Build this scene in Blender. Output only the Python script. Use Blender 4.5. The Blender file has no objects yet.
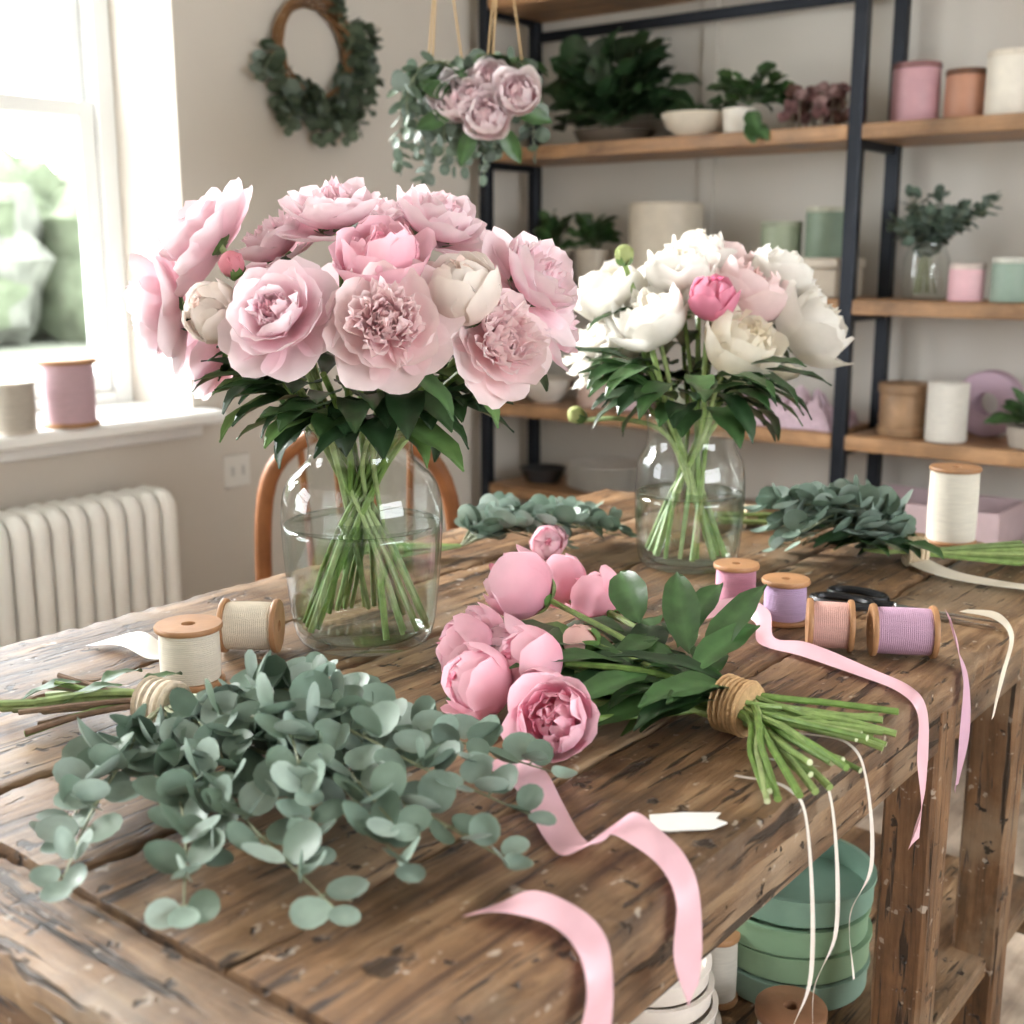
import bpy, math, random
from mathutils import Vector as V, Matrix, noise
from math import sin, cos, pi, radians as rad
rnd=random.Random(7)
U=rnd.uniform
def lerp(a,b,t): return tuple(a[i]+(b[i]-a[i])*t for i in range(len(a)))
def s2l(r,g,b): 
    f=lambda c:(c/255/12.92) if c<=10 else ((c/255+.055)/1.055)**2.4
    return (f(r),f(g),f(b))
# ---------------- materials ----------------
def newmat(name):
    m=bpy.data.materials.new(name); m.use_nodes=True
    nt=m.node_tree; return m,nt,nt.nodes,nt.links,nt.nodes['Principled BSDF']
def vc_mat(name,rough=.5,trans=0,spec=.5,nscale=0,namt=.15,bump=0,bscale=200,metal=0,stretch=None):
    m,nt,N,L,P=newmat(name)
    a=N.new('ShaderNodeAttribute'); a.attribute_name='Col'
    col=a.outputs['Color']
    tc=N.new('ShaderNodeTexCoord'); co=tc.outputs['Object']
    if stretch:
        mp=N.new('ShaderNodeMapping'); mp.inputs['Scale'].default_value=stretch
        L.new(co,mp.inputs[0]); co=mp.outputs[0]
    if nscale:
        n=N.new('ShaderNodeTexNoise'); n.inputs['Scale'].default_value=nscale; n.inputs['Detail'].default_value=5
        L.new(co,n.inputs['Vector'])
        r=N.new('ShaderNodeMapRange'); r.inputs['From Min'].default_value=.3; r.inputs['From Max'].default_value=.7
        r.inputs['To Min'].default_value=1-namt; r.inputs['To Max'].default_value=1+namt
        L.new(n.outputs[0],r.inputs[0])
        mx=N.new('ShaderNodeVectorMath'); mx.operation='SCALE'
        L.new(col,mx.inputs[0]); L.new(r.outputs[0],mx.inputs['Scale']); col=mx.outputs[0]
    L.new(col,P.inputs['Base Color'])
    P.inputs['Roughness'].default_value=rough; P.inputs['Metallic'].default_value=metal
    P.inputs['Specular IOR Level'].default_value=spec
    if bump:
        n2=N.new('ShaderNodeTexNoise'); n2.inputs['Scale'].default_value=bscale; n2.inputs['Detail'].default_value=4
        L.new(co,n2.inputs['Vector'])
        b=N.new('ShaderNodeBump'); b.inputs['Strength'].default_value=bump; b.inputs['Distance'].default_value=.002
        L.new(n2.outputs[0],b.inputs['Height']); L.new(b.outputs[0],P.inputs['Normal'])
    if trans:
        t=N.new('ShaderNodeBsdfTranslucent'); L.new(col,t.inputs[0])
        mix=N.new('ShaderNodeMixShader'); mix.inputs[0].default_value=trans
        L.new(P.outputs[0],mix.inputs[1]); L.new(t.outputs[0],mix.inputs[2])
        L.new(mix.outputs[0],N['Material Output'].inputs[0])
    return m
M_PETAL=vc_mat('petal_soft',.6,.45,.2,60,.03)
M_LEAF=vc_mat('leaf_glossy',.36,.15,.5,40,.25,.15,120)
M_EUC=vc_mat('leaf_eucalyptus',.5,.12,.4,50,.12)
M_STEM=vc_mat('stem_green',.4,0,.45,80,.25)
M_PAINT=vc_mat('paint_satin',.4,0,.5,6,.03)
M_CERAM=vc_mat('ceramic_matte',.5,0,.5,30,.06)
M_THREAD=vc_mat('wound_thread',.8,0,.2,40,.06,.8,400,0,(1,1,8))
M_RIB=vc_mat('satin_ribbon',.36,.25,.5,30,.03)
M_CLOTH=vc_mat('twine_cloth',.9,0,.1,150,.15,.6,500)
M_METAL=vc_mat('dark_metal',.4,0,.5,20,.1,0,0,.6)
M_STEEL=vc_mat('steel',.25,0,.5,0,0,0,0,1)
M_WOODS=vc_mat('small_wood',.5,0,.4,20,.25,.3,100)
M_WALL=vc_mat('wall_plaster',.9,0,.2,3,.03,.15,60)

def wood_mat(name,dark,mid,light,stretch,scale=1.0,wear=True,rough=.38):
    m,nt,N,L,P=newmat(name)
    tc=N.new('ShaderNodeTexCoord'); at=N.new('ShaderNodeAttribute'); at.attribute_name='Col'
    off=N.new('ShaderNodeVectorMath'); off.operation='MULTIPLY_ADD'
    off.inputs[1].default_value=(7,9,5)
    L.new(at.outputs['Color'],off.inputs[0]); L.new(tc.outputs['Object'],off.inputs[2])
    mp=N.new('ShaderNodeMapping'); mp.inputs['Scale'].default_value=stretch
    L.new(off.outputs[0],mp.inputs[0])
    w=N.new('ShaderNodeTexNoise'); w.inputs['Scale'].default_value=1.0*scale; w.inputs['Detail'].default_value=10; w.inputs['Roughness'].default_value=.76; w.inputs['Distortion'].default_value=.5
    L.new(mp.outputs[0],w.inputs['Vector'])
    cr=N.new('ShaderNodeValToRGB'); e=cr.color_ramp.elements
    e[0].position=.36; e[0].color=(*dark,1); e[1].position=.66; e[1].color=(*light,1)
    k=cr.color_ramp.elements.new(.5); k.color=(*mid,1)
    L.new(w.outputs[0],cr.inputs[0]); col=cr.outputs[0]
    b=N.new('ShaderNodeTexNoise'); b.inputs['Scale'].default_value=6; b.inputs['Detail'].default_value=7; b.inputs['Roughness'].default_value=.65
    L.new(off.outputs[0],b.inputs['Vector'])
    br=N.new('ShaderNodeMapRange'); br.inputs['From Min'].default_value=.32; br.inputs['From Max'].default_value=.68; br.inputs['To Min'].default_value=.55; br.inputs['To Max'].default_value=1.45
    L.new(b.outputs[0],br.inputs[0])
    sc=N.new('ShaderNodeVectorMath'); sc.operation='SCALE'; L.new(col,sc.inputs[0]); L.new(br.outputs[0],sc.inputs['Scale']); col=sc.outputs[0]
    hgt=w.outputs[0]
    if wear:
        def spots(scale,lo,hi,c,fac,st=(1,1,1),det=3,seed=0,height=False):
            nonlocal col,hgt
            mp2=N.new('ShaderNodeMapping'); mp2.inputs['Scale'].default_value=st; mp2.inputs['Location'].default_value=(scale+seed,2,1)
            L.new(tc.outputs['Object'],mp2.inputs[0])
            n=N.new('ShaderNodeTexNoise'); n.inputs['Scale'].default_value=scale; n.inputs['Detail'].default_value=det; n.inputs['Roughness'].default_value=.55
            L.new(mp2.outputs[0],n.inputs['Vector'])
            r=N.new('ShaderNodeMapRange'); r.inputs['From Min'].default_value=lo; r.inputs['From Max'].default_value=hi; r.inputs['To Max'].default_value=fac
            L.new(n.outputs[0],r.inputs[0])
            mx=N.new('ShaderNodeMix'); mx.data_type='RGBA'; L.new(r.outputs[0],mx.inputs[0]); L.new(col,mx.inputs[6]); mx.inputs[7].default_value=(*c,1)
            col=mx.outputs[2]
            if height:
                sb=N.new('ShaderNodeMath'); sb.operation='SUBTRACT'; L.new(hgt,sb.inputs[0]); L.new(r.outputs[0],sb.inputs[1]); hgt=sb.outputs[0]
        long=(1,.08,1) if stretch[1]<5 else ((.08,1,1) if stretch[0]<5 else (1,1,.08))
        spots(7,.50,.70,(.36,.275,.19),.55,(1,.7,1),6)
        spots(9,.56,.72,(.045,.024,.012),.65,(2,.6,1),5,3)
        spots(90,.61,.65,(.022,.012,.007),.85,long,3,0,True)
        spots(34,.635,.66,(.018,.010,.006),.9,tuple(q if q<1 else 1.5 for q in long),4,11,True)
        spots(45,.65,.68,(.018,.010,.006),.9,(1,1,1),3,5,True)
        spots(18,.665,.695,(.024,.013,.007),.85,(1,.6,1),5,0,True)
        spots(75,.67,.71,(.55,.48,.40),.5,(1,.7,1),2,9)
    L.new(col,P.inputs['Base Color'])
    rr=N.new('ShaderNodeMapRange'); rr.inputs['To Min'].default_value=rough-.12; rr.inputs['To Max'].default_value=rough+.25
    L.new(b.outputs[0],rr.inputs[0]); L.new(rr.outputs[0],P.inputs['Roughness'])
    bp=N.new('ShaderNodeBump'); bp.inputs['Strength'].default_value=.9 if wear else .3; bp.inputs['Distance'].default_value=.004
    L.new(hgt,bp.inputs['Height']); L.new(bp.outputs[0],P.inputs['Normal'])
    return m
DK,MD,LT=(.055,.026,.012),(.180,.098,.047),(.335,.215,.118)
M_TABLE=wood_mat('worn_table_wood',DK,MD,LT,(38,2.6,38))
M_TABLEX=wood_mat('worn_table_wood_cross',DK,MD,LT,(2.6,38,38))
M_TABLEZ=wood_mat('table_leg_wood',(.05,.022,.009),(.155,.075,.032),(.25,.138,.068),(28,28,2.2))
M_SHELF=wood_mat('shelf_wood',(.20,.10,.045),(.35,.19,.09),(.46,.27,.145),(2,25,25),1,False)
M_FLOOR=wood_mat('floor_wood',(.28,.21,.16),(.40,.32,.25),(.52,.43,.34),(20,1.5,20),1,False,.5)

def glass_mat(name,tint,edge,refl=.04,rough=.015,p0=.55):
    m,nt,N,L,P=newmat(name); N.remove(P)
    lw=N.new('ShaderNodeLayerWeight'); lw.inputs[0].default_value=.5
    cr=N.new('ShaderNodeValToRGB'); e=cr.color_ramp.elements; e[0].position=p0; e[0].color=(*tint,1); e[1].position=1; e[1].color=(*edge,1)
    L.new(lw.outputs['Facing'],cr.inputs[0])
    t=N.new('ShaderNodeBsdfTransparent'); L.new(cr.outputs[0],t.inputs[0])
    g=N.new('ShaderNodeBsdfGlossy'); g.inputs['Roughness'].default_value=rough
    pw=N.new('ShaderNodeMath'); pw.operation='POWER'; pw.inputs[1].default_value=4; L.new(lw.outputs['Facing'],pw.inputs[0])
    ma=N.new('ShaderNodeMath'); ma.operation='MULTIPLY_ADD'; ma.inputs[1].default_value=.7; ma.inputs[2].default_value=refl; L.new(pw.outputs[0],ma.inputs[0])
    mx=N.new('ShaderNodeMixShader'); L.new(ma.outputs[0],mx.inputs[0]); L.new(t.outputs[0],mx.inputs[1]); L.new(g.outputs[0],mx.inputs[2])
    L.new(mx.outputs[0],N['Material Output'].inputs[0]); return m
M_GLASS=glass_mat('clear_glass',(.96,.98,.97),(.28,.36,.33),.075,.015,.72)
M_WATER=glass_mat('water',(.86,.915,.885),(.55,.66,.60),.10,.03,.5)
M_PANE=glass_mat('window_glass',(.98,.99,.99),(.9,.92,.92),.03)

# ---------------- mesh builder ----------------
class MB:
    def __init__(s): s.v=[];s.f=[];s.m=[];s.c=[];s.mats=[]
    def mi(s,mat):
        if mat not in s.mats: s.mats.append(mat)
        return s.mats.index(mat)
    def grid(s,rows,mat,col,closeu=False,closev=False,zmin=None):
        k=s.mi(mat); b=len(s.v); nr=len(rows); nc=len(rows[0])
        for j,r in enumerate(rows):
            for i,q in enumerate(r):
                if zmin is not None and q[2]<zmin: q=V((q[0],q[1],zmin+.0005*(i%2)))
                s.v.append(tuple(q)); c=col(j/(max(nr-1,1)),i/(max(nc-1,1))) if callable(col) else col
                s.c.append((c[0],c[1],c[2],1))
        for j in range(nr if closev else nr-1):
            for i in range(nc if closeu else nc-1):
                j2=(j+1)%nr;i2=(i+1)%nc
                s.f.append((b+j*nc+i,b+j*nc+i2,b+j2*nc+i2,b+j2*nc+i)); s.m.append(k)
    def poly(s,pts,mat,col):
        k=s.mi(mat); b=len(s.v)
        for q in pts: s.v.append(tuple(q)); s.c.append((*col,1))
        s.f.append(tuple(range(b,b+len(pts)))); s.m.append(k)
    def tube(s,path,r,mat,col,seg=6,caps=True,zmin=None):
        n=len(path); rows=[]; t0=(path[1]-path[0]).normalized()
        x=t0.orthogonal().normalized()
        for j in range(n):
            t=(path[min(j+1,n-1)]-path[max(j-1,0)]).normalized()
            x=(x-t*x.dot(t)).normalized(); y=t.cross(x)
            rr=r[j] if isinstance(r,(list,tuple)) else r
            rows.append([path[j]+(x*cos(2*pi*i/seg)+y*sin(2*pi*i/seg))*rr for i in range(seg)])
        s.grid(rows,mat,col,closeu=True,zmin=zmin)
        if caps:
            cc=col(0,0) if callable(col) else col
            s.poly(rows[0][::-1],mat,cc); s.poly(rows[-1],mat,cc)
    def lathe(s,prof,M,mat,col,seg=24,caps=False):
        rows=[[M@V((r*cos(2*pi*i/seg),r*sin(2*pi*i/seg),z)) for i in range(seg)] for r,z in prof]
        s.grid(rows,mat,col,closeu=True)
        if caps:
            cc=col(0,0) if callable(col) else col
            s.poly(rows[0][::-1],mat,cc); s.poly(rows[-1],mat,cc)
    def box(s,a,b,mat,col,bev=.002,M=Matrix()):
        x0,y0,z0=a;x1,y1,z1=b
        bev=min(bev,(x1-x0)*.4,(y1-y0)*.4,(z1-z0)*.4)
        def ring(ix,z):
            i=ix
            c=bev
            pts=[(x0+i+c,y0+i),(x1-i-c,y0+i),(x1-i,y0+i+c),(x1-i,y1-i-c),(x1-i-c,y1-i),(x0+i+c,y1-i),(x0+i,y1-i-c),(x0+i,y0+i+c)]
            return [M@V((p[0],p[1],z)) for p in pts]
        if bev<=0:
            q=[[M@V((x,y,z)) for x,y in((x0,y0),(x1,y0),(x1,y1),(x0,y1))] for z in(z0,z1)]
            s.grid(q,mat,col,closeu=True); s.poly(q[0][::-1],mat,col); s.poly(q[1],mat,col); return
        rows=[ring(bev,z0),ring(0,z0+bev),ring(0,z1-bev),ring(bev,z1)]
        s.grid(rows,mat,col,closeu=True); s.poly(rows[0][::-1],mat,col); s.poly(rows[-1],mat,col)
    def obj(s,name,parent=None,smooth=True,loc=None,ang=40):
        me=bpy.data.meshes.new(name); 
        o=V(loc) if loc is not None else V((0,0,0))
        me.from_pydata([(q[0]-o.x,q[1]-o.y,q[2]-o.z) for q in s.v],[],s.f)
        for m in s.mats: me.materials.append(m)
        me.polygons.foreach_set('material_index',s.m)
        ca=me.color_attributes.new('Col','FLOAT_COLOR','POINT')
        ca.data.foreach_set('color',[x for c in s.c for x in c])
        me.polygons.foreach_set('use_smooth',[smooth]*len(s.f))
        me.update()
        if smooth and ang: 
            try: me.set_sharp_from_angle(angle=rad(ang))
            except Exception: pass
        ob=bpy.data.objects.new(name,me); bpy.context.collection.objects.link(ob); ob.location=o
        if parent: ob.parent=parent; ob.matrix_parent_inverse=Matrix.Translation(-V(parent.location))
        return ob
def empty(name,loc):
    o=bpy.data.objects.new(name,None); o.empty_display_size=.05; o.location=loc; bpy.context.collection.objects.link(o); return o
def frame(o,z,up=V((0,0,1))):
    z=V(z).normalized()
    if abs(z.dot(up))>.98: up=V((1,0,0))
    x=up.cross(z).normalized(); y=z.cross(x)
    return Matrix.Translation(V(o))@Matrix((x,y,z)).transposed().to_4x4()
def T(x,y,z): return Matrix.Translation(V((x,y,z)))
def Rz(a): return Matrix.Rotation(a,4,'Z')
def cr(pts,n=6):
    P=[V(p) for p in pts]; P=[P[0]*2-P[1]]+P+[P[-1]*2-P[-2]]; out=[]
    for i in range(1,len(P)-2):
        a,b,c,d=P[i-1:i+3]
        for k in range(n):
            t=k/n
            out.append(.5*((2*b)+(c-a)*t+(2*a-5*b+4*c-d)*t*t+(3*b-a-3*c+d)*t**3))
    out.append(P[-2]); return out

# ---------------- flowers ----------------
def petal(mb,M,L,W,t0,t1,R,c0,c1,ruf=.06,curl=0,r0=0,z0=0,nu=6,nv=7,notch=0,rnd_c=.05):
    r,z=r0,z0; rows=[]; ds=L/nv; sd=U(0,100)
    br=1+U(-rnd_c,rnd_c*.6)
    for j in range(nv+1):
        v=j/nv; th=t0+(t1-t0)*v+curl*max(0,(v-.65)/.35)**2
        if j: r+=sin(th)*ds; z+=cos(th)*ds
        w=W*(.22+.78*sin(min(1,v/.7)*pi/2))*(1-.18*max(0,(v-.7)/.3)**2)
        row=[]
        for i in range(nu+1):
            u=2*i/nu-1; a=w*u/R
            inn=R*(1-cos(a)); lat=R*sin(a)
            nz=noise.noise(V((u*1.7+sd,v*1.6,sd)))
            nz2=noise.noise(V((u*5+sd,v*3,sd+9)))
            rf=L*ruf*v*v*(nz*1.7+nz2*.9)
            dl=L*(-.24*v*v*u*u+ (.09*nz2 if v>.8 else 0)*min(1,ruf*14) - notch*v**4*max(0,1-abs(u)*3))
            nx,nzz=-cos(th),sin(th)
            row.append(M@V((r+nx*(inn+rf)+sin(th)*dl, lat, z+nzz*(inn+rf)+cos(th)*dl)))
        rows.append(row)
    mb.grid(rows,M_PETAL,lambda v,u:tuple(min(.97,x*br*(1-.04*abs(sin(u*22)))) for x in lerp(c0,c1,min(1,v*1.1))))
def petal_leaf(mb,M,L,W,t0,t1):
    rows=[];r=0;z=-.002
    for j in range(6):
        v=j/5;th=t0+(t1-t0)*v
        if j: r+=sin(th)*L/5;z+=cos(th)*L/5
        w=W*sin(pi*min(.97,.15+.8*v))
        rows.append([M@V((r,w*u,z-.0006)) for u in(-1,0,1)])
    mb.grid(rows,M_LEAF,(.12,.22,.06))
def sepals(mb,M,s):
    for k in range(5):
        petal_leaf(mb,M@Rz(k*1.256+U(-.2,.2)),s*U(.4,.6),s*.2,rad(98),rad(50))
def ring(mb,M,n,L,W,t0,t1,R,c0,c1,ruf=.06,curl=0,r0=0,z0=0,j=.12,notch=0,ph=None,nv=7,nu=6):
    ph=U(0,6.28) if ph is None else ph
    for k in range(n):
        q=U(1-j,1+j)
        petal(mb,M@Rz(ph+2*pi*k/n+U(-j,j)*1.2),L*q,W*U(1-j,1+j),t0+rad(U(-60,60)*j),t1+rad(U(-90,90)*j),R,c0,c1,ruf,curl,r0,z0,nu,nv,notch)
def bloom(mb,c,ax,s,kind,base,tip,core=None,sep=True):
    c=V(c);ax=V(ax).normalized();core=core or base
    if kind=='open':
        M=frame(c-ax*s*.35,ax)@Rz(U(0,6))
        ring(mb,M,7,s*1.20,s*.60,rad(106),rad(56),s*1.2,base,tip,.045,rad(8),.006,0,.10,.03)
        ring(mb,M,7,s*1.08,s*.54,rad(90),rad(24),s*.95,base,tip,.045,0,.005,.004,.10,.03)
        ring(mb,M,7,s*.96,s*.44,rad(76),rad(6),s*.75,base,tip,.06,0,.004,.006,.14,.05)
        m1=lerp(core,tip,.5)
        ring(mb,M,11,s*.80,s*.23,rad(60),rad(0),s*.45,m1,tip,.12,0,.004,.008,.24,.12,None,5,4)
        ring(mb,M,14,s*.72,s*.16,rad(44),rad(-8),s*.36,core,lerp(core,tip,.85),.15,0,.003,.008,.26,.16,None,5,4)
        ring(mb,M,13,s*.64,s*.12,rad(26),rad(-8),s*.28,core,lerp(core,tip,.65),.15,0,.002,.008,.26,.16,None,5,4)
        ring(mb,M,8,s*.58,s*.10,rad(10),rad(-4),s*.22,core,lerp(core,tip,.5),.15,0,.001,.008,.26,.16,None,5,4)
    elif kind=='double':
        M=frame(c-ax*s*.42,ax)@Rz(U(0,6))
        ring(mb,M,8,s*1.20,s*.56,rad(108),rad(58),s*1.3,base,tip,.05,rad(-8),.006,0,.12,.03)
        ring(mb,M,8,s*1.10,s*.48,rad(96),rad(34),s*1.0,base,tip,.06,0,.005,.004,.12,.04)
        for k in range(6):
            ring(mb,M,15-k,s*(1.02-.06*k),s*(.20-.012*k),rad(82-13*k),rad(12-5*k),s*.38,lerp(base,core,.2+.1*k),lerp(tip,core,.04*k),.12,0,.004,.006,.2,.16,None,5,4)
    elif kind=='cup':
        M=frame(c-ax*s*.8,ax)@Rz(U(0,6))
        ring(mb,M,5,s*1.75,s*.86,rad(105),rad(-2),s*.98,base,tip,.05,rad(28),.003,0,.1,.03)
        ring(mb,M,6,s*1.78,s*.78,rad(100),rad(-28),s*.88,base,tip,.05,rad(16),.003,.002,.1,.03)
        ring(mb,M,6,s*1.72,s*.62,rad(95),rad(-36),s*.74,base,tip,.06,rad(10),.003,.003,.1,.05)
        ring(mb,M,8,s*1.52,s*.42,rad(80),rad(-36),s*.56,core,lerp(core,tip,.85),.09,0,.002,.004,.14,.08)
        ring(mb,M,9,s*1.40,s*.27,rad(54),rad(-42),s*.4,core,lerp(core,tip,.7),.11,0,.002,.004,.17,.1,None,6,4)
        ring(mb,M,8,s*1.34,s*.18,rad(28),rad(-32),s*.3,core,lerp(core,tip,.55),.12,0,.002,.004,.17,.1,None,6,4)
    else:
        M=frame(c-ax*s*.95,ax)@Rz(U(0,6))
        for k in range(4):
            q=s*(1.0-.07*k); t1=rad(-32-16*k)
            a0=rad(98)
            ring(mb,M,4 if k<2 else 5,q*(a0-t1)*.91,q*(.98-.1*k),a0,t1,q,lerp(base,core,.35*k),tip,.035,rad(20 if k==0 else 12),.001,.001*k,.06,.03,None,9,6)
        ring(mb,M,6,s*1.65,s*.3,rad(30),rad(-35),s*.4,core,core,.08,0,.001,.004,.1)
    if sep: sepals(mb,M,s)
    return M.translation.copy()
def bud(mb,c,ax,s,col):
    ax=V(ax).normalized();M=frame(V(c)-ax*s,ax)
    for k in range(3):
        q=s*(1-.06*k);ring(mb,M,3,q*pi*.95,q*1.1,rad(95),rad(-75),q,col,col,.01,0,0,0,.04,0,None,9,6)
    for k in range(4): petal_leaf(mb,M@Rz(k*1.57+U(-.2,.2)),s*1.7,s*.5,rad(98),rad(-15))
    return M.translation.copy()
def leaf(mb,o,d,up,L,W,droop,col,mat=None,fold=.25,shape=.85,zmin=None,nv=8):
    mat=mat or M_LEAF
    o=V(o);d=V(d).normalized();up=V(up)
    x=d.cross(up)
    if x.length<1e-3: x=d.orthogonal()
    x.normalize(); n=x.cross(d).normalized()
    rows=[];p=o.copy();tw=U(-.3,.3);b=U(.85,1.15)
    for j in range(nv+1):
        v=j/nv; a=droop*v
        dd=d*cos(a)-n*sin(a); nn=n*cos(a)+d*sin(a)
        if j:p=p+dd*(L/nv)
        w=W*.5*(sin(pi*v**shape)**.85 if 0<v<1 else .03)
        xx=(x*cos(tw*v)+nn*sin(tw*v))
        row=[]
        for u in(-1,-.5,0,.5,1):
            wav=.05*W*sin(v*14+u*3)*abs(u)
            row.append(p+xx*(w*u)+nn*(abs(u)*w*fold+wav))
        rows.append(row)
    c1=tuple(q*b for q in col);c2=tuple(q*b*1.35+.01 for q in col)
    mb.grid(rows,mat,lambda v,u:c2 if abs(u-.5)<.05 else c1,zmin=zmin)
def rleaf(mb,o,d,n,r,col,cup=.15,zmin=None,seg=12):
    d=V(d).normalized();n=V(n);n=(n-d*n.dot(d))
    if n.length<1e-3:n=d.orthogonal()
    n.normalize();x=d.cross(n)
    c=V(o)+d*(r*1.2); b=U(.80,1.18)
    c1=tuple(q*b for q in col); c2=tuple(min(1,q*b*1.2+.02) for q in col)
    bend=U(-.3,.5)
    rows=[]
    for j in range(4):
        q=j/3
        row=[]
        for i in range(seg):
            a=2*pi*i/seg; rr=r*q
            dx=cos(a)*rr*(1.02+.06*cos(a)); dy=sin(a)*rr*.98
            h=cup*r*q*q+bend*r*(cos(a)*q)**2*.5
            row.append(c+d*dx+x*dy+n*h)
        rows.append(row)
    mb.grid(rows,M_EUC,lambda v,u:lerp(c2,c1,v*.9) if v<1 else tuple(min(1,q*1.15) for q in c1),closeu=True,zmin=zmin)
    mb.tube([V(o),c-d*r*.7],.0008,M_STEM,(.25,.3,.2),3,False,zmin)
EUC=[(.145,.205,.16),(.19,.255,.21),(.095,.14,.10),(.28,.35,.305)]
def euc_branch(mb,pts,r0=.021,r1=.010,step=.024,zmin=None,start=.15,stemr=.0017,upb=.5,cols=EUC,jit=.5):
    path=cr(pts,10); n=len(path)
    mb.tube(path,[stemr*(1.25-.8*i/n) for i in range(n)],M_STEM,(.24,.26,.16),5,True,zmin)
    L=[0]
    for i in range(1,n):L.append(L[-1]+(path[i]-path[i-1]).length)
    tot=L[-1];s=tot*start;ph=U(0,3)
    while s<tot:
        i=max(j for j in range(n) if L[j]<=s);i=min(i,n-2)
        p=path[i].lerp(path[i+1],(s-L[i])/max(1e-6,L[i+1]-L[i]))
        t=(path[i+1]-path[i]).normalized()
        x=t.orthogonal().normalized();y=t.cross(x)
        ph+=pi/2+U(-.4,.4);f=s/tot
        r=(r0+(r1-r0)*f**1.3)*U(.8,1.15)
        for sg in(1,-1):
            rdir=(x*cos(ph)+y*sin(ph))*sg
            d=(rdir+t*U(.3,.8)).normalized()
            if zmin is not None and d.z<-.25:d.z*=-.4
            nn=t*.5+V((0,0,upb))-rdir*.2+V((U(-jit,jit),U(-jit,jit),U(-.2,.4)))
            rleaf(mb,p,d,nn,r,rnd.choice(cols),U(.05,.3),zmin)
        s+=step*(1.1-.35*f)
    rleaf(mb,path[-1],(path[-1]-path[-2]),V((0,0,1)),r1*.9,cols[1],.2,zmin)

# ---------------- room ----------------
WX=-2.55; BY=3.30; CEIL=2.7; FY=-1.75; EX=1.9
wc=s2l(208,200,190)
mb=MB()
def wbox(a,b,c=wc,m=M_WALL): mb.box(a,b,m,c,.0)
wy=[(.72,1.915),(-1.45,.25)]  # second opening is an unseen window, added to light the table from left front
zb,zt=.90,2.45
wbox((WX-.32,FY,0),(WX,3.62,zb)); wbox((WX-.32,FY,zt),(WX,3.62,CEIL))
wbox((WX-.32,wy[0][1],zb),(WX,3.62,zt)); wbox((WX-.32,wy[1][1],zb),(WX,wy[0][0],zt)); wbox((WX-.32,FY,zb),(WX,wy[1][0],zt))
mb.obj('wall_left',smooth=False)
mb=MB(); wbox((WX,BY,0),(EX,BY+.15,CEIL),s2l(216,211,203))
for x in(-1.9,-.62,.6): mb.box((x,BY-.012,0),(x+.05,BY,CEIL),M_WALL,s2l(216,211,203),.003)
mb.obj('wall_back',smooth=False)
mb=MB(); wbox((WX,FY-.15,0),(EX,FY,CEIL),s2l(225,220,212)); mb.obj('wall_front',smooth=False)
mb=MB(); ry=(-.2,1.9); c=s2l(225,220,212)  # unseen window opening in the right wall, added for fill light
wbox((EX,FY,0),(EX+.2,BY,.9),c);wbox((EX,FY,2.3),(EX+.2,BY,CEIL),c);wbox((EX,FY,.9),(EX+.2,ry[0],2.3),c);wbox((EX,ry[1],.9),(EX+.2,BY,2.3),c)
mb.obj('wall_right',smooth=False)
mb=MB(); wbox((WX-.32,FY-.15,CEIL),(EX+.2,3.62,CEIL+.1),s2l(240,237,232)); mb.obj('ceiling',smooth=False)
mb=MB()
x=WX
while x<EX:
    y=FY-U(0,1)
    while y<3.3:
        l=U(1.2,2.0); g=U(0,1)
        if y+l>FY+.01: mb.box((x+.001,max(y,FY)+.001,-.03),(min(x+.139,EX),min(y+l,3.3)-.001,0),M_FLOOR,(g,U(0,1),U(0,1)),.002)
        y+=l
    x+=.14
mb.obj('floor',smooth=False)
mb=MB(); wbox((WX,FY,0),(WX+.018,3.3,.13),s2l(236,233,228),M_PAINT); mb.obj('baseboard_left',smooth=False)
mb=MB(); wbox((WX+.018,BY-.018,0),(EX,BY,.13),s2l(236,233,228),M_PAINT); mb.obj('baseboard_back',smooth=False)
white=s2l(232,233,232)
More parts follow.
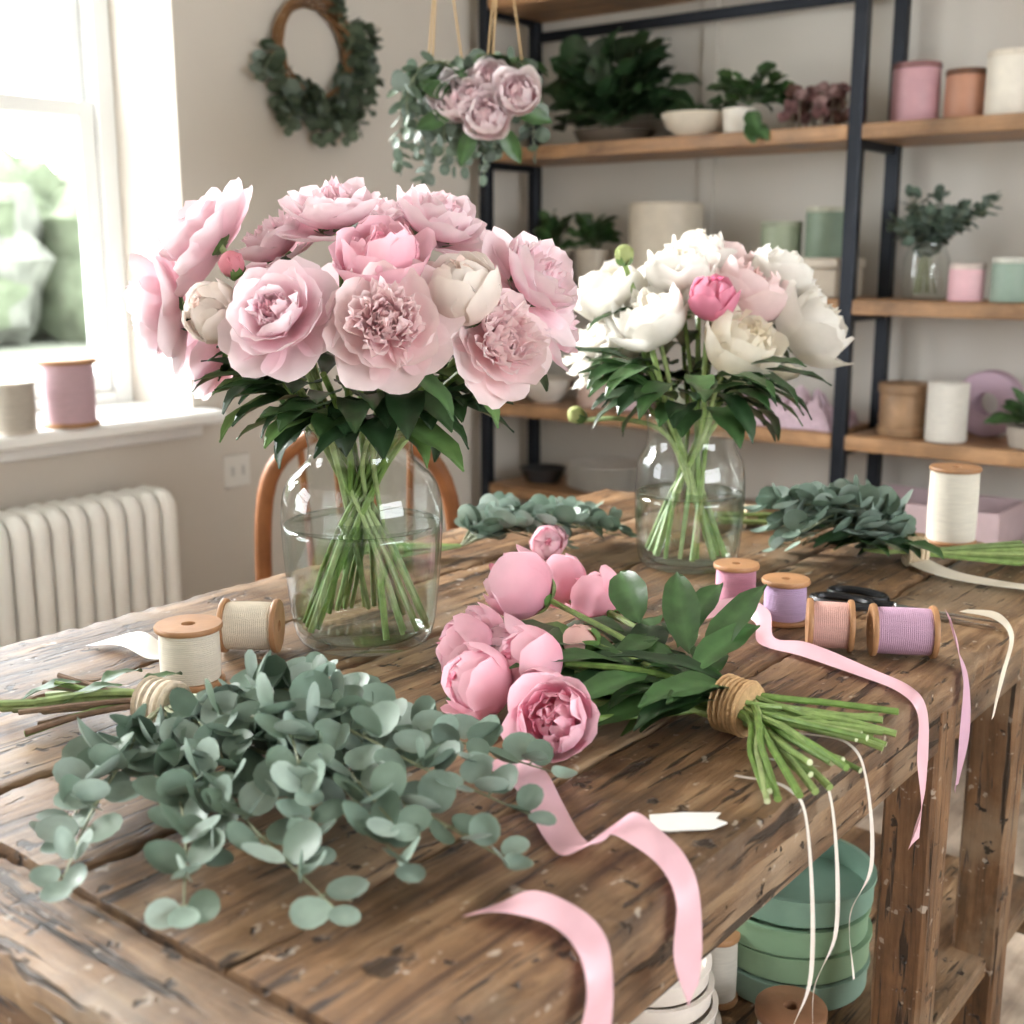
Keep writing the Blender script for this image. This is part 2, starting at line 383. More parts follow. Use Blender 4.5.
for wi,(y0,y1,fx,sgn,zb_,zt_) in enumerate(((*wy[0],WX-.30,1,zb,zt),(*wy[1],WX-.30,1,zb,zt),(*ry,EX+.14,-1,.9,2.3))):
    mb=MB()
    def fb(a,b,bev=.003): mb.box(a,b,M_PAINT,white,bev)
    fb((fx-.04,y0,zb_),(fx+.05,y0+.05,zt_)); fb((fx-.04,y1-.05,zb_),(fx+.05,y1,zt_)); fb((fx-.04,y0+.05,zt_-.06),(fx+.05,y1-.05,zt_)); fb((fx-.04,y0+.05,zb_),(fx+.05,y1-.05,zb_+.05))
    zm=1.655
    for (a,b,dx) in((zb_+.05,zm+.02,0.014),(zm-.02,zt_-.06,-.025)):
        fb((fx+dx-.015,y0+.05,a),(fx+dx+.02,y0+.095,b)); fb((fx+dx-.015,y1-.095,a),(fx+dx+.02,y1-.05,b))
        fb((fx+dx-.015,y0+.095,a),(fx+dx+.02,y1-.095,a+.045)); fb((fx+dx-.015,y0+.095,b-.04),(fx+dx+.02,y1-.095,b))
    ob=mb.obj('window_%d'%(wi+1),smooth=False)  # only the first is in view; the others are added as daylight sources
    g=MB()
    for (a,b,dx) in((zb_+.09,zm-.02,.014),(zm+.02,zt_-.1,-.022)):
        X=fx+dx; g.poly([V((X,y0+.096,a+.006)),V((X,y1-.096,a+.006)),V((X,y1-.096,b)),V((X,y0+.096,b))],M_PANE,(1,1,1))
    g.obj('pane',ob,smooth=False)
    if sgn>0:
        mb=MB(); mb.box((WX-.25,y0-.03,zb-.012),(WX+.10,y1+.035,zb+.02),M_PAINT,s2l(236,235,232),.008)
        mb.box((WX,y0-.01,zb-.05),(WX+.02,y1+.015,zb-.0125),M_PAINT,s2l(234,232,229),.004)
        mb.obj('trim_%d'%(wi+1),smooth=False)
    pl=bpy.data.lights.new('window_portal','AREA'); pl.shape='RECTANGLE'; pl.size=y1-y0; pl.size_y=zt_-zb_
    try: pl.cycles.is_portal=True
    except Exception: pl.energy=0
    po=bpy.data.objects.new('window_portal',pl); bpy.context.collection.objects.link(po)
    po.location=(fx-.06*sgn,(y0+y1)/2,(zb_+zt_)/2); po.rotation_euler=V((sgn,0,0)).to_track_quat('-Z','Z').to_euler()
# outdoors
m,nt,N,L,P=newmat('lawn'); n=N.new('ShaderNodeTexNoise'); n.inputs['Scale'].default_value=.8
c=N.new('ShaderNodeValToRGB'); c.color_ramp.elements[0].color=(.11,.125,.085,1); c.color_ramp.elements[1].color=(.17,.18,.14,1)
L.new(n.outputs[0],c.inputs[0]);L.new(c.outputs[0],P.inputs[0]);P.inputs['Roughness'].default_value=1
g=MB(); g.box((-50,-25,-.6),(WX-.6,50,-.5),m,(1,1,1),.0); g.obj('garden_lawn',smooth=False)
g=MB()
HM=vc_mat('hedge_leaves',.9,0,.1,2.5,.35)
for k in range(30):
    cx,cy=-U(22,27),-8+k*1.6+U(-.6,.6);s=U(1.5,2.6);hz=-.5+s*.75;cc=rnd.choice([(.11,.13,.085),(.135,.15,.105),(.15,.155,.13)])
    rows=[]
    for j in range(12):
        a=pi*j/11; rw=[]
        for b in [2*pi*i/18 for i in range(18)]:
            q=V((cx,cy,hz))+V((sin(a)*cos(b),sin(a)*sin(b),cos(a)*1.2))*s*(1+.30*noise.noise(V((a*3+k,cos(b)*2,sin(b)*2)))+.15*noise.noise(V((a*8+k,cos(b)*6,sin(b)*6))))
            q.z=max(q.z,-.495); rw.append(q)
        rows.append(rw)
    g.grid(rows,HM,cc,closeu=True)
g.obj('garden_hedge')
mb=MB(); mb.box((WX,2.0,.70),(WX+.008,2.085,.785),M_PAINT,s2l(225,222,216),.003)
for yy in(2.025,2.06): mb.box((WX+.008,yy-.005,.73),(WX+.0095,yy+.005,.755),M_PAINT,s2l(190,188,184),.0005)
mb.obj('wall_outlet',smooth=False)
# radiator
mb=MB(); rc=s2l(243,242,238); y=.62
while y<1.735:
    loop=[]
    x0,x1,za,zb2=-2.50,-2.38,.14,.745
    for (cx,cz,a0) in((x1-.03,zb2-.03,0),(x0+.03,zb2-.03,90),(x0+.03,za+.03,180),(x1-.03,za+.03,270)):
        for q in range(4):
            a=rad(a0+q*30); loop.append(V((cx+.03*cos(a),y,cz+.03*sin(a))))
    rows=[]
    n=len(loop)
    for i in range(n):
        t=(loop[(i+1)%n]-loop[i-1]).normalized(); nn=t.cross(V((0,1,0)))
        rows.append([loop[i]+nn*cos(a)*.019+V((0,1,0))*sin(a)*.0215 for a in [2*pi*q/10 for q in range(10)]])
    mb.grid(rows,M_PAINT,rc,closeu=True,closev=True)
    y+=.047
for z in(.19,.70): mb.tube([V((-2.44,.61,z)),V((-2.44,1.75,z))],.024,M_PAINT,rc,12)
mb.tube([V((-2.44,1.74,.19)),V((-2.44,1.80,.19)),V((-2.44,1.81,.17)),V((-2.44,1.81,0))],.010,M_STEEL,(.7,.7,.68),10)
mb.lathe([(.0,0),(.018,0),(.02,.01),(.018,.05),(0,.055)],T(-2.44,1.81,.19),M_PAINT,rc,14)
for yy in(.72,1.62):
    mb.box((-2.47,yy,0),(-2.41,yy+.03,.15),M_PAINT,rc,.005)
mb.obj('column_radiator')

# ---------------- shelving ----------------
PX=[-2.47,-1.285,-.10]
fr=MB(); blk=s2l(30,34,42)
for x in PX:
    for y in(2.99,3.235): fr.box((x-.017,y-.017,0),(x+.017,y+.017,2.25),M_METAL,blk,.003)
    for z in(.585,.82,1.165,1.59,2.03): fr.box((x-.012,3.0075,z-.032),(x+.012,3.217,z-.006),M_METAL,blk,.002)
fr.box((PX[0],2.975,2.14),(PX[2],2.989,2.17),M_METAL,blk,.002)
fr.box((PX[0]+.018,3.225,1.95),(PX[1]-.018,3.24,1.98),M_METAL,blk,.002)
unit=empty('shelving_unit',(-1.28,3.12,0))
fr.obj('metal_frame',unit,smooth=False)
sb=MB()
SH={'a':[.585,.845,1.19,1.615,2.05],'b':[.555,.845,1.19,1.615,2.05]}
for x0,x1,ks in((PX[0],PX[1],'a'),(PX[1],PX[2],'b')):
    for z in SH[ks]+[.14]: sb.box((x0+.018,2.975,z-.038),(x1-.018,3.255,z),M_SHELF,(U(0,1),U(0,1),U(0,1)),.003)
sb.obj('shelf_boards',unit,smooth=False)

def lathe_obj(name,x,y,z,prof,mat,col,seg=28,extra=None):
    mb=MB(); mb.lathe([(p[0],p[1]) for p in prof],T(x,y,z),mat,col,seg)
    if extra: extra(mb)
    return mb.obj(name,ang=35)
def jar(name,x,y,z,r,h,col,lid=None):
    lid=lid or tuple(c*.8 for c in col)
    def ex(mb): mb.lathe([(0,h+.001),(r*.98,h+.001),(r*1.02,h+.003),(r*1.02,h+.012),(r*.97,h+.015),(0,h+.015)],T(x,y,z),M_WOODS,lid,28)
    return lathe_obj(name,x,y,z+.001,[(0,0),(r*.96,0),(r,.004),(r,h-.004),(r*.97,h),(0,h)],M_CERAM,col,28,ex)
def pot(name,x,y,z,r,h,col,fill=(.05,.035,.02),ex=None):
    def e2(mb):
        mb.lathe([(0,h-.012),(r*.9,h-.012)],T(x,y,z),M_CLOTH,fill)
        if ex: ex(mb)
    return lathe_obj(name,x,y,z+.001,[(0,0),(r*.78,0),(r*.82,.005),(r*.98,h*.9),(r,h),(r*.93,h),(r*.9,h*.7)],M_CERAM,col,28,e2)
DG=(.020,.050,.018);MG=(.046,.108,.032);LG=(.10,.19,.055);BG=(.032,.075,.024)
def bush(mb,c,R,n,L,W,cols,up=.6,shape=.85):
    for k in range(n):
        a=U(0,6.28);d=V((cos(a)*U(.3,1),sin(a)*U(.2,.7),U(-.1,1)*up+.15)).normalized()
        o=V(c)+V((d.x*R[0],d.y*R[1],d.z*R[2]))*U(.2,.8)
        mb.tube([V(c),V(c).lerp(o,.5)+V((0,0,.01)),o],.0015,M_STEM,(.06,.09,.04),4,False)
        leaf(mb,o,d+V((0,0,U(-.2,.3))),V((0,-.7,1)),L*U(.7,1.1),W*U(.8,1.1),U(.2,1),rnd.choice(cols),zmin=c[2]-.03,shape=shape)
zt1,zt2,zt3=1.615,1.19,.845
mb=MB(); mb.lathe([(0,0),(.10,0),(.12,.04),(.115,.04),(.09,.008),(0,.008)],T(-2.09,3.12,zt1+.001),M_CERAM,s2l(90,80,70))
bush(mb,(-2.09,3.10,zt1+.05),(.25,.13,.28),130,.10,.095,[(.028,.066,.026),(.036,.078,.03),(.018,.045,.018)],.8)
mb.obj('dark_foliage_plant')
mb=MB(); mb.lathe([(0,0),(.05,0),(.085,.03),(.1,.065),(.095,.065),(.08,.035),(0,.01)],T(-1.79,3.08,zt1+.001),M_CERAM,s2l(224,213,196))
bush(mb,(-1.79,3.10,zt1+.05),(.09,.06,.06),30,.055,.035,[BG,MG],.6)
mb.obj('bowl_with_foliage')
pot('potted_trailing_plant',-1.645,3.05,zt1,.045,.065,s2l(236,230,220),ex=lambda mb:(bush(mb,(-1.61,3.04,zt1+.07),(.12,.06,.12),44,.06,.05,[MG,BG],.4),[leaf(mb,(-1.58+U(-.02,.03),2.97,zt1+U(.0,.06)),(U(.2,.8),-.3,-.5),(0,-1,1),.06,.04,.5,MG) for _ in range(7)]))
mb=MB()
for k in range(44):
    c=V((U(-1.51,-1.34),U(3.02,3.16),zt1+.018+abs(U(-.08,.08)))); cc=rnd.choice([s2l(155,118,118),s2l(180,150,148),s2l(130,98,90)])
    for j in range(3): ring(mb,frame(c,V((U(-1,1),-.6,U(.2,1)))),5,.036-.006*j,.018,rad(90-20*j),rad(-50),.017,cc,tuple(q*1.2 for q in cc),.05,nv=4,nu=3)
    mb.tube([c,V((c.x,c.y,zt1+.002))],.0015,M_STEM,(.2,.15,.1),4)
mb.obj('dried_flower_pile')
jar('storage_jar',-1.185,3.10,zt1,.058,.130,s2l(196,152,160),s2l(135,95,95))
jar('storage_jar',-1.062,3.10,zt1,.048,.105,s2l(182,132,108),s2l(105,72,54))
jar('storage_jar',-.955,3.08,zt1,.052,.135,s2l(230,223,210),s2l(224,215,200))
for x,r in((-2.285,.056),(-2.145,.052)):
    pot('potted_plant',x,3.10,zt2,r,.125,s2l(180,170,156),ex=lambda mb:bush(mb,(x,3.10,zt2+.13),(.05,.06,.12),46,.055,.035,[BG,MG],.8))
lathe_obj('paper_drum',-1.905,3.12,zt2+.001,[(0,0),(.105,0),(.108,.004),(.108,.25),(.104,.255),(.100,.25),(.100,.02),(0,.02)],M_CERAM,s2l(196,185,168))
mb=MB(); mb.lathe([(0,0),(.05,0),(.06,.03),(.055,.03),(0,.01)],T(-1.715,3.12,zt2+.001),M_CERAM,s2l(120,120,110)); bush(mb,(-1.715,3.1,zt2+.03),(.06,.07,.11),45,.05,.03,[DG,MG],.6); mb.obj('low_leafy_plant')
mb=MB(); mb.box((-1.60,3.03,zt2+.001),(-1.335,3.2,zt2+.075),M_CERAM,s2l(200,187,170),.004); mb.box((-1.605,3.025,zt2+.076),(-1.33,3.205,zt2+.102),M_CERAM,s2l(206,194,178),.004); mb.obj('storage_box',smooth=False)
jar('green_tin',-1.53,3.1,zt2+.103,.055,.08,s2l(150,160,136),s2l(160,166,146))
jar('green_tin',-1.40,3.1,zt2+.103,.055,.115,s2l(126,144,126),s2l(190,190,174))
mb=MB(); mb.lathe([(0,0),(.05,0),(.056,.01),(.056,.10),(.045,.125),(.045,.14)],T(-1.13,3.1,zt2+.001),M_GLASS,(1,1,1),24); mb.obj('glass_jar')
mb=MB()
for k in range(20):
    a=U(0,6.28);e=V((cos(a)*U(.06,.16),sin(a)*.07,U(.17,.26)))
    b=V((-1.13,3.1,zt2))
    euc_branch(mb,[b+V((-cos(a)*.03,0,.015)),b+V((0,0,.13)),b+e*.8+V((0,0,.02)),b+e],.018,.015,.024,start=.42,cols=[(.07,.105,.075),(.10,.145,.11),(.15,.195,.165)])
mb.obj('eucalyptus_cutting')
jar('pink_candle_jar',-1.01,3.05,zt2,.042,.075,s2l(222,178,186),s2l(206,190,182))
jar('green_candle_jar',-.905,3.05,zt2,.046,.09,s2l(142,162,148),s2l(204,204,194))
pot('potted_plant',-.80,3.1,zt2,.04,.07,s2l(205,195,180),ex=lambda mb:bush(mb,(-.79,3.1,zt2+.07),(.05,.06,.1),50,.05,.03,[BG,MG],.8))
def cloth(name,x0,x1,y0,y1,z,h,col,seed):
    mb=MB(); rows=[]
    for j in range(25):
        v=j/24;row=[]
        for i in range(37):
            u=i/36; e=min(1,6*min(u,1-u,v,1-v)) 
            n=abs(noise.noise(V((u*5+seed,v*4,seed))))*1.2+abs(noise.noise(V((u*11,v*8+seed,3))))*.5
            row.append(V((x0+(x1-x0)*(u+.02*sin(v*20)),y0+(y1-y0)*(v+.03*sin(u*17)),z+.002+h*max(0,e)**.5*(.35+n))))
        rows.append(row)
    mb.grid(rows,M_CLOTH,col); 
    return mb.obj(name)
cloth('folded_fabric',-1.66,-1.32,3.0,3.2,zt3,.085,s2l(208,184,196),3)
lathe_obj('wicker_spool',-1.155,3.09,zt3+.001,[(0,0),(.068,0),(.07,.005),(.07,.02),(.064,.024),(.066,.05),(.064,.06),(.066,.10),(.064,.105),(.07,.11),(.07,.13),(.066,.133),(.03,.133),(.028,.10),(0,.10)],M_WOODS,s2l(158,126,96))
lathe_obj('ribbon_roll',-1.03,3.04,zt3+.001,[(0,0),(.047,0),(.05,.004),(.05,.142),(.047,.146),(.018,.146),(.018,.10),(0,.10)],M_THREAD,s2l(232,227,218))
mb=MB(); M=T(-.975,3.19,zt3+.085)@Matrix.Rotation(rad(90),4,'X')@T(0,0,-.03); mb.lathe([(.03,0),(.08,0),(.084,.006),(.084,.054),(.08,.06),(.03,.06),(.03,0)],M,M_THREAD,s2l(202,174,190),32); mb.obj('lilac_ribbon_roll')
pot('potted_plant',-.84,3.06,zt3,.05,.05,s2l(175,165,154),ex=lambda mb:bush(mb,(-.83,3.06,zt3+.05),(.08,.08,.08),60,.06,.03,[BG,MG],.6))
for k,(x,c) in enumerate(((-2.32,s2l(214,206,196)),(-1.80,s2l(170,178,160)))):
    lathe_obj('stoneware_bowl',x,3.1,zt3+.001,[(0,0),(.045,0),(.085,.04),(.095,.075),(.091,.075),(.08,.042),(0,.01)],M_CERAM,c)
jar('storage_jar',-2.13,3.1,zt3,.055,.12,s2l(205,180,170))
lathe_obj('ribbon_roll',-1.98,3.1,zt3+.001,[(0,0),(.047,0),(.05,.004),(.05,.10),(.047,.104),(.018,.104),(.018,.06),(0,.06)],M_THREAD,s2l(222,196,204))
mb=MB()
for k in range(6): mb.lathe([(0,0),(.08,0),(.125,.016),(.128,.018),(.125,.020),(.08,.006),(0,.006)],T(-2.09,3.115,.586+k*.0125),M_CERAM,s2l(215,210,202),28)
mb.obj('plate_stack')
mb=MB(); mb.lathe([(0,0),(.05,0),(.075,.045),(.07,.045),(.045,.008),(0,.008)],T(-2.33,3.1,.586),M_CERAM,s2l(50,50,52)); mb.obj('dark_bowl')
mb=MB(); x0,x1,y0,y1,z,h=-1.24,-.87,2.99,3.22,.556,.13; c=s2l(202,178,182)
for a,b in(((x0,y0,z),(x1,y1,z+.006)),((x0,y0,z+.0061),(x1,y0+.006,z+h)),((x0,y1-.006,z+.0061),(x1,y1,z+h)),((x0,y0+.0061,z+.0061),(x0+.006,y1-.0061,z+h)),((x1-.006,y0+.0061,z+.0061),(x1,y1-.0061,z+h))): mb.box(a,b,M_CERAM,c,.001)
mb.obj('pink_craft_box',smooth=False)
mb=MB(); mb.lathe([(0,0),(.04,0),(.075,.05),(.071,.05),(.038,.008),(0,.008)],T(-.76,3.1,.556),M_CERAM,s2l(222,215,204)); mb.obj('small_bowl')
mb=MB(); mb.box((-2.2,3.02,.141),(-1.8,3.22,.36),M_CERAM,s2l(180,160,138),.006); mb.box((-2.21,3.01,.361),(-1.79,3.23,.39),M_CERAM,s2l(190,170,148),.006); mb.obj('storage_box',smooth=False)

# ---------------- spools ----------------
WD=s2l(160,118,82)
def spool(name,c,ax,r,h,col,fl=1.12,ft=.006,wood=WD,parent=None):
    M=frame(V(c)-V(ax).normalized()*h/2,ax); mb=MB()
    mb.lathe([(.2*r,0),(fl*r*.97,0),(fl*r,.0015),(fl*r,ft-.0015),(fl*r*.97,ft),(.2*r,ft)],M,M_WOODS,wood,32)
    mb.lathe([(.2*r,h-ft),(fl*r*.97,h-ft),(fl*r,h-ft+.0015),(fl*r,h-.0015),(fl*r*.97,h),(.24*r,h),(.22*r,h-.004),(.2*r,0)],M,M_WOODS,wood,32)
    mb.lathe([(0,h-.02),(.2*r,h-.02)],M,M_WOODS,(.02,.012,.008),16)
    n=int((h-2*ft)/.0022); pr=[]
    for i in range(n*2+1):
        t=i/(n*2); pr.append((r*(.97+.02*sin(pi*t))+(.0004 if i%2 else -.0003),ft+(h-2*ft)*t))
    mb.lathe(pr,M,M_THREAD,lambda v,u:tuple(q*(1 if int(v*n*2)%2 else .9) for q in col),32)
    return mb.obj(name,parent,ang=50)
spool('thread_spool',(-2.50,1.54,.921+.075),(0,0,1),.058,.15,s2l(212,182,190),1.1,.01)
spool('thread_spool',(-2.50,1.40,.921+.055),(0,0,1),.05,.11,s2l(202,194,182),1.05,.006,s2l(205,196,184))

# ---------------- wreath ----------------
mb=MB(); wcx,wcy,wcz=-2.52,2.34,1.825
for k in range(8):
    ph=U(0,6);p=[]
    for i in range(49):
        a=2*pi*i/48; rr=.125+.014*cos(a*3+ph); p.append(V((wcx+.014*sin(a*4+ph),wcy+rr*cos(a),wcz+rr*sin(a))))
    mb.tube(p,.0045,M_WOODS,s2l(120,86,54),5,False)
for k in range(44):
    a=rad(U(-185,50)) ; b=V((wcx+.01,wcy+.125*cos(a),wcz+.125*sin(a)))
    tn=V((0,-sin(a),cos(a)))*rnd.choice((1,-1)); ou=V((U(.1,.4),cos(a),sin(a)))*U(-.6,1.5)
    q=b+tn*.075+ou*.05+V((0,0,-.015)); q.x=max(q.x,-2.53)
    euc_branch(mb,[b,b+tn*.035+ou*.02,q],.022,.016,.022,start=.2,cols=[(.04,.062,.032),(.075,.105,.065),(.12,.155,.125)])
mb.obj('eucalyptus_wreath')

# ---------------- hanging bouquets ----------------
def hanging(cx,cy,cz,n,R,front=None):
    mb=MB()
    top=CEIL-.002
    for q in((-.02,0),(.02,.01),(0,-.015)):
        mb.tube([V((cx+q[0]*.2,cy,top)),V((cx+q[0]*.4,cy+q[1]*.4,cz+.32)),V((cx+q[0]*1.8,cy+q[1]*1.8,cz+.10))],.0022,M_CLOTH,s2l(180,152,115),5)
    k=0
    while k<n:
        a=U(0,6.28);r=U(.4,1)*R
        if front and cos(a)*front[0]+sin(a)*front[1]>.1: continue
        k+=1
        b=V((cx,cy,cz+.10))
        euc_branch(mb,[b,b+V((cos(a)*r*.5,sin(a)*r*.5,-.01)),b+V((cos(a)*r*.95,sin(a)*r*.95,-.06)),b+V((cos(a)*r,sin(a)*r,-U(.10,.22)))],.019,.013,.026,start=.2,cols=[(.08,.115,.075),(.12,.165,.125),(.18,.225,.195)])
    return mb
mb=hanging(-1.668,1.885,1.57,10,.10)
for k in range(14):
    a=U(0,6.28); leaf(mb,(-1.668,1.885,1.66),V((cos(a),sin(a),U(-.6,.2))),V((0,0,1)),.10,.04,.8,MG)
mb.obj('hanging_eucalyptus_bunch')
mb=hanging(-1.575,1.955,1.57,10,.11,(.63,-.78))
for (p,s) in(((-1.605,1.85,1.590),.044),((-1.545,1.87,1.560),.042),((-1.495,1.905,1.60),.042),((-1.56,1.90,1.632),.036),((-1.575,1.86,1.60),.028)):
    e=bloom(mb,p,V((.5,-.7,.25)),s,'cup',s2l(255,216,222),s2l(255,244,246),s2l(255,212,220))
    mb.tube(cr([e,V((-1.575,1.95,1.66))],3),.003,M_STEM,(.1,.2,.06),5)
for k in range(14):
    a=U(0,6.28); leaf(mb,(-1.575,1.965,1.665),V((cos(a),sin(a),U(0,.5))),V((0,0,1)),.09,.04,.8,MG)
for (dx,dz) in((-.09,-.03),(.09,-.02),(-.03,-.08),(.05,-.08),(-.08,.03)):
    leaf(mb,(-1.56+dx*.5,1.88+dx*.4,1.58+dz*.5),V((dx*.78,dx*.62,dz)),V((.6,-.7,.2)),.08,.036,.3,MG)
mb.obj('hanging_rose_bouquet')

# ---------------- chair ----------------
mb=MB(); Rv=V((.784,.621,0));Fv=V((-.621,.784,0)); cc=V((-1.75,1.71,0)); bw=s2l(138,88,52)
def cp(a,f,z): return cc+Rv*a+Fv*f+V((0,0,z))
path=cr([cp(-.19,.03,.44),cp(-.2,0,.65),cp(-.175,-.03,.86),cp(-.09,-.045,.95),cp(0,-.05,.97),cp(.09,-.045,.95),cp(.175,-.03,.86),cp(.2,0,.65),cp(.19,.03,.44)],5)
mb.tube(path,.017,M_WOODS,bw,10)
for a in(-.1,-.035,.035,.1): mb.tube([cp(a*.9,.03,.45),cp(a*1.1,-.04,.95)],.007,M_WOODS,bw,8)
mb.lathe([(0,.43),(.19,.43),(.205,.44),(.205,.455),(.19,.462),(0,.455)],T(*cp(0,.2,0)),M_WOODS,bw,32)
for a,f in((-.14,.06),(.14,.06),(-.14,.34),(.14,.34)):
    mb.tube([cp(a,f,.435),cp(a*1.25,f+(f-.2)*.3,0)],[.017,.012],M_WOODS,bw,10)
for f in(.06,.34): mb.tube([cp(-.155,f,.2),cp(.155,f,.2)],.008,M_WOODS,bw,8)
mb.obj('wooden_chair')

# ---------------- work table ----------------
TX0,TX1,TY0,TY1,TZ=-1.33,-.415,.366,1.965,.85
tbl=empty('work_table',((TX0+TX1)/2,(TY0+TY1)/2,0))
def plank(mb,a,b,axis,mat,th=.045,seed=0,amp=.005):
    n=130; rows=[]; x0,y0=a;x1,y1=b; r=.005
    w0,w1=(y0,y1) if axis==0 else (x0,x1); l0,l1=(x0,x1) if axis==0 else (y0,y1)
    z0,z1=TZ-th,TZ
    prof=[(w0+r,z0),(w0,z0+r),(w0,z1-r),(w0+r*.3,z1-r*.3),(w0+r,z1)]+[(w0+(w1-w0)*t,z1) for t in(.2,.4,.6,.8)]+[(w1-r,z1),(w1-r*.3,z1-r*.3),(w1,z1-r),(w1,z0+r),(w1-r,z0)]
    col=(U(0,1),U(0,1),U(0,1))
    for j in range(n+1):
        l=l0+(l1-l0)*j/n; row=[]
        for (w,z) in prof:
            k=noise.noise(V((l*16,w*30,z*30+seed)))+.8*noise.noise(V((l*45,w*50,seed)))
            edge=1 if (abs(w-w0)<.006 or abs(w-w1)<.006) else .12
            dz=-abs(k)*amp*edge*(1 if z>z1-.006 else .3); dw=k*amp*.6*edge*(1 if w<(w0+w1)/2 else -1)
            ll=l+(k*amp*.8 if j in(0,n) else 0)
            row.append(V((ll,w+dw,z+dz)) if axis==0 else V((w+dw,ll,z+dz)))
        rows.append(row if axis==1 else row[::-1])
    mb.grid(rows,mat,col,closeu=True); mb.poly(rows[0][::-1],mat,col); mb.poly(rows[-1],mat,col)
mb=MB()
xs=[TX0,-1.14,-.955,-.775,-.588,TX1]
for i in range(5): plank(mb,(xs[i]+.0024,.4435),(xs[i+1]-.0024 if i<4 else TX1,TY1),1,M_TABLE,seed=i*7)
plank(mb,(TX0,TY0),(TX1,.4385),0,M_TABLEX,seed=50)
mb.obj('top_planks',tbl)
mb=MB()
c=(U(0,1),U(0,1),.3)
mb.box((TX1-.055,TY0+.05,TZ-.115),(TX1-.022,TY1-.05,TZ-.046),M_TABLE,c,.003)
mb.box((TX0+.028,TY0+.05,TZ-.115),(TX0+.055,TY1-.05,TZ-.046),M_TABLE,c,.003)
mb.box((TX0+.056,TY0+.03,TZ-.115),(TX1-.056,TY0+.055,TZ-.046),M_TABLEX,c,.003)
mb.box((TX0+.056,TY1-.055,TZ-.115),(TX1-.056,TY1-.03,TZ-.046),M_TABLEX,c,.003)
mb.obj('apron',tbl,smooth=False)
mb=MB()
for y in(.42,1.34,1.65):
    for x in(TX1-.082,TX0+.02): mb.box((x,y,0),(x+.062,y+.06,TZ-.046),M_TABLEZ,(U(0,1),U(0,1),U(0,1)),.005)
mb.obj('legs',tbl,smooth=False)
mb=MB()
for i in range(5): 
    a=TX0+.03+i*.171; mb.box((a+.001,.44,.29),(a+.169,1.93,.32),M_TABLE,(U(0,1),U(0,1),U(0,1)),.003)
for y in(.44,1.36,1.88): mb.box((TX0+.03,y,.245),(TX1-.03,y+.04,.289),M_TABLEX,(.3,.4,U(0,1)),.003)
mb.obj('lower_shelf',tbl,smooth=False)

# ---------------- vases ----------------
def vase(name,c,prof,wz,n=48):
    th=.003
    prof2=[(0,.0)]+prof
    mb=MB()
    R,H=prof[-1]
    lip=[(R+.0022,H+.0008),(R+.0022,H+.0034),(R-.001,H+.005),(R-th,H+.003),(R-th-.0005,H-.004)]
    mb.lathe(prof2+lip,T(*c),M_GLASS,(1,1,1),n)
    mb.lathe([(0,.011),(prof[1][0]-.006,.010),(prof[2][0]-.004,.016)],T(*c),M_GLASS,(1,1,1),n)
    o=mb.obj(name,ang=0,loc=c)
    w=MB()
    def rad_at(zz):
        for (r1,z1),(r2,z2) in zip(prof,prof[1:]):
            if z1<=zz<=z2 and z2>z1: return r1+(r2-r1)*(zz-z1)/(z2-z1)
        return prof[-1][0]
    pr=[(r-th,z) for r,z in prof if .02<z<wz]
    rw=rad_at(wz)-th
    w.lathe([(pr[0][0]*.95,.0165)]+pr+[(rw,wz+.0016),(rw*.97,wz),(rw*.6,wz),(0,wz)],T(*c),M_WATER,(1,1,1),n); w.obj('water',o,ang=0)
    return o
V1=V((-1.005,.986,TZ+.001)); V2=V((-.888,1.539,TZ+.001))
def smoothprof(p,n=3): 
    q=cr([V((a,b,0)) for a,b in p],n); return [(v.x,v.y) for v in q]
vase('glass_vase',V1,smoothprof([(.066,.0),(.076,.005),(.083,.022),(.088,.06),(.0925,.11),(.094,.145),(.0925,.172),(.085,.194),(.070,.209),(.062,.219),(.0605,.234),(.0635,.252)]),.142)
vase('glass_vase',V2,smoothprof([(.060,.0),(.070,.006),(.075,.025),(.078,.06),(.080,.10),(.0795,.13),(.076,.155),(.068,.172),(.0635,.185),(.0635,.205),(.067,.222)]),.108)

def bouquet_stems(mb,base,rim,rb,heads,r=.003,rn=.035):
    for hp in heads:
        d=(hp-V((base.x,base.y,hp.z))); a=math.atan2(d.y,d.x)+U(-.4,.4)
        nr=min(rn,.3*d.length+.012)
        nk=V((base.x+cos(a)*nr*U(.5,1),base.y+sin(a)*nr*U(.5,1),base.z+rim-.02))
        b=a+pi+U(-.8,.8); q=rb*U(.7,1); bt=V((base.x+cos(b)*q,base.y+sin(b)*q,base.z+.02))
        mid=hp.lerp(nk,.5)+V((0,0,.012))
        pth=cr([hp,mid,nk,nk.lerp(bt,.5)+V((cos(b),sin(b),0))*.006,bt],5)
        cA=rnd.choice([(.15,.25,.06),(.22,.32,.10),(.30,.39,.16)])
        mb.tube(pth,r*U(.8,1.2),M_STEM,cA,7)
        for t in(3,6):
            p=pth[t]; dd=V((cos(a+U(-1.3,1.3)),sin(a+U(-1.3,1.3)),U(-.1,.6)))
            if p.z>base.z+rim+.03: leaf(mb,p,dd,V((0,0,1)),U(.07,.11),U(.032,.045),U(.2,1.0),rnd.choice([DG,MG,BG]))
PALE=(s2l(255,206,218),s2l(255,238,243)); DUST=(s2l(255,212,217),s2l(255,238,239)); DEEP=(s2l(252,178,198),s2l(255,214,226)); CRM=(s2l(254,234,226),s2l(255,246,240))
mb=MB()
def ax1(p,toward=.55):
    d=V(p)-V((V1.x,V1.y,1.13)); d.normalize()
    return d+V((.45,-.75,.1))*toward
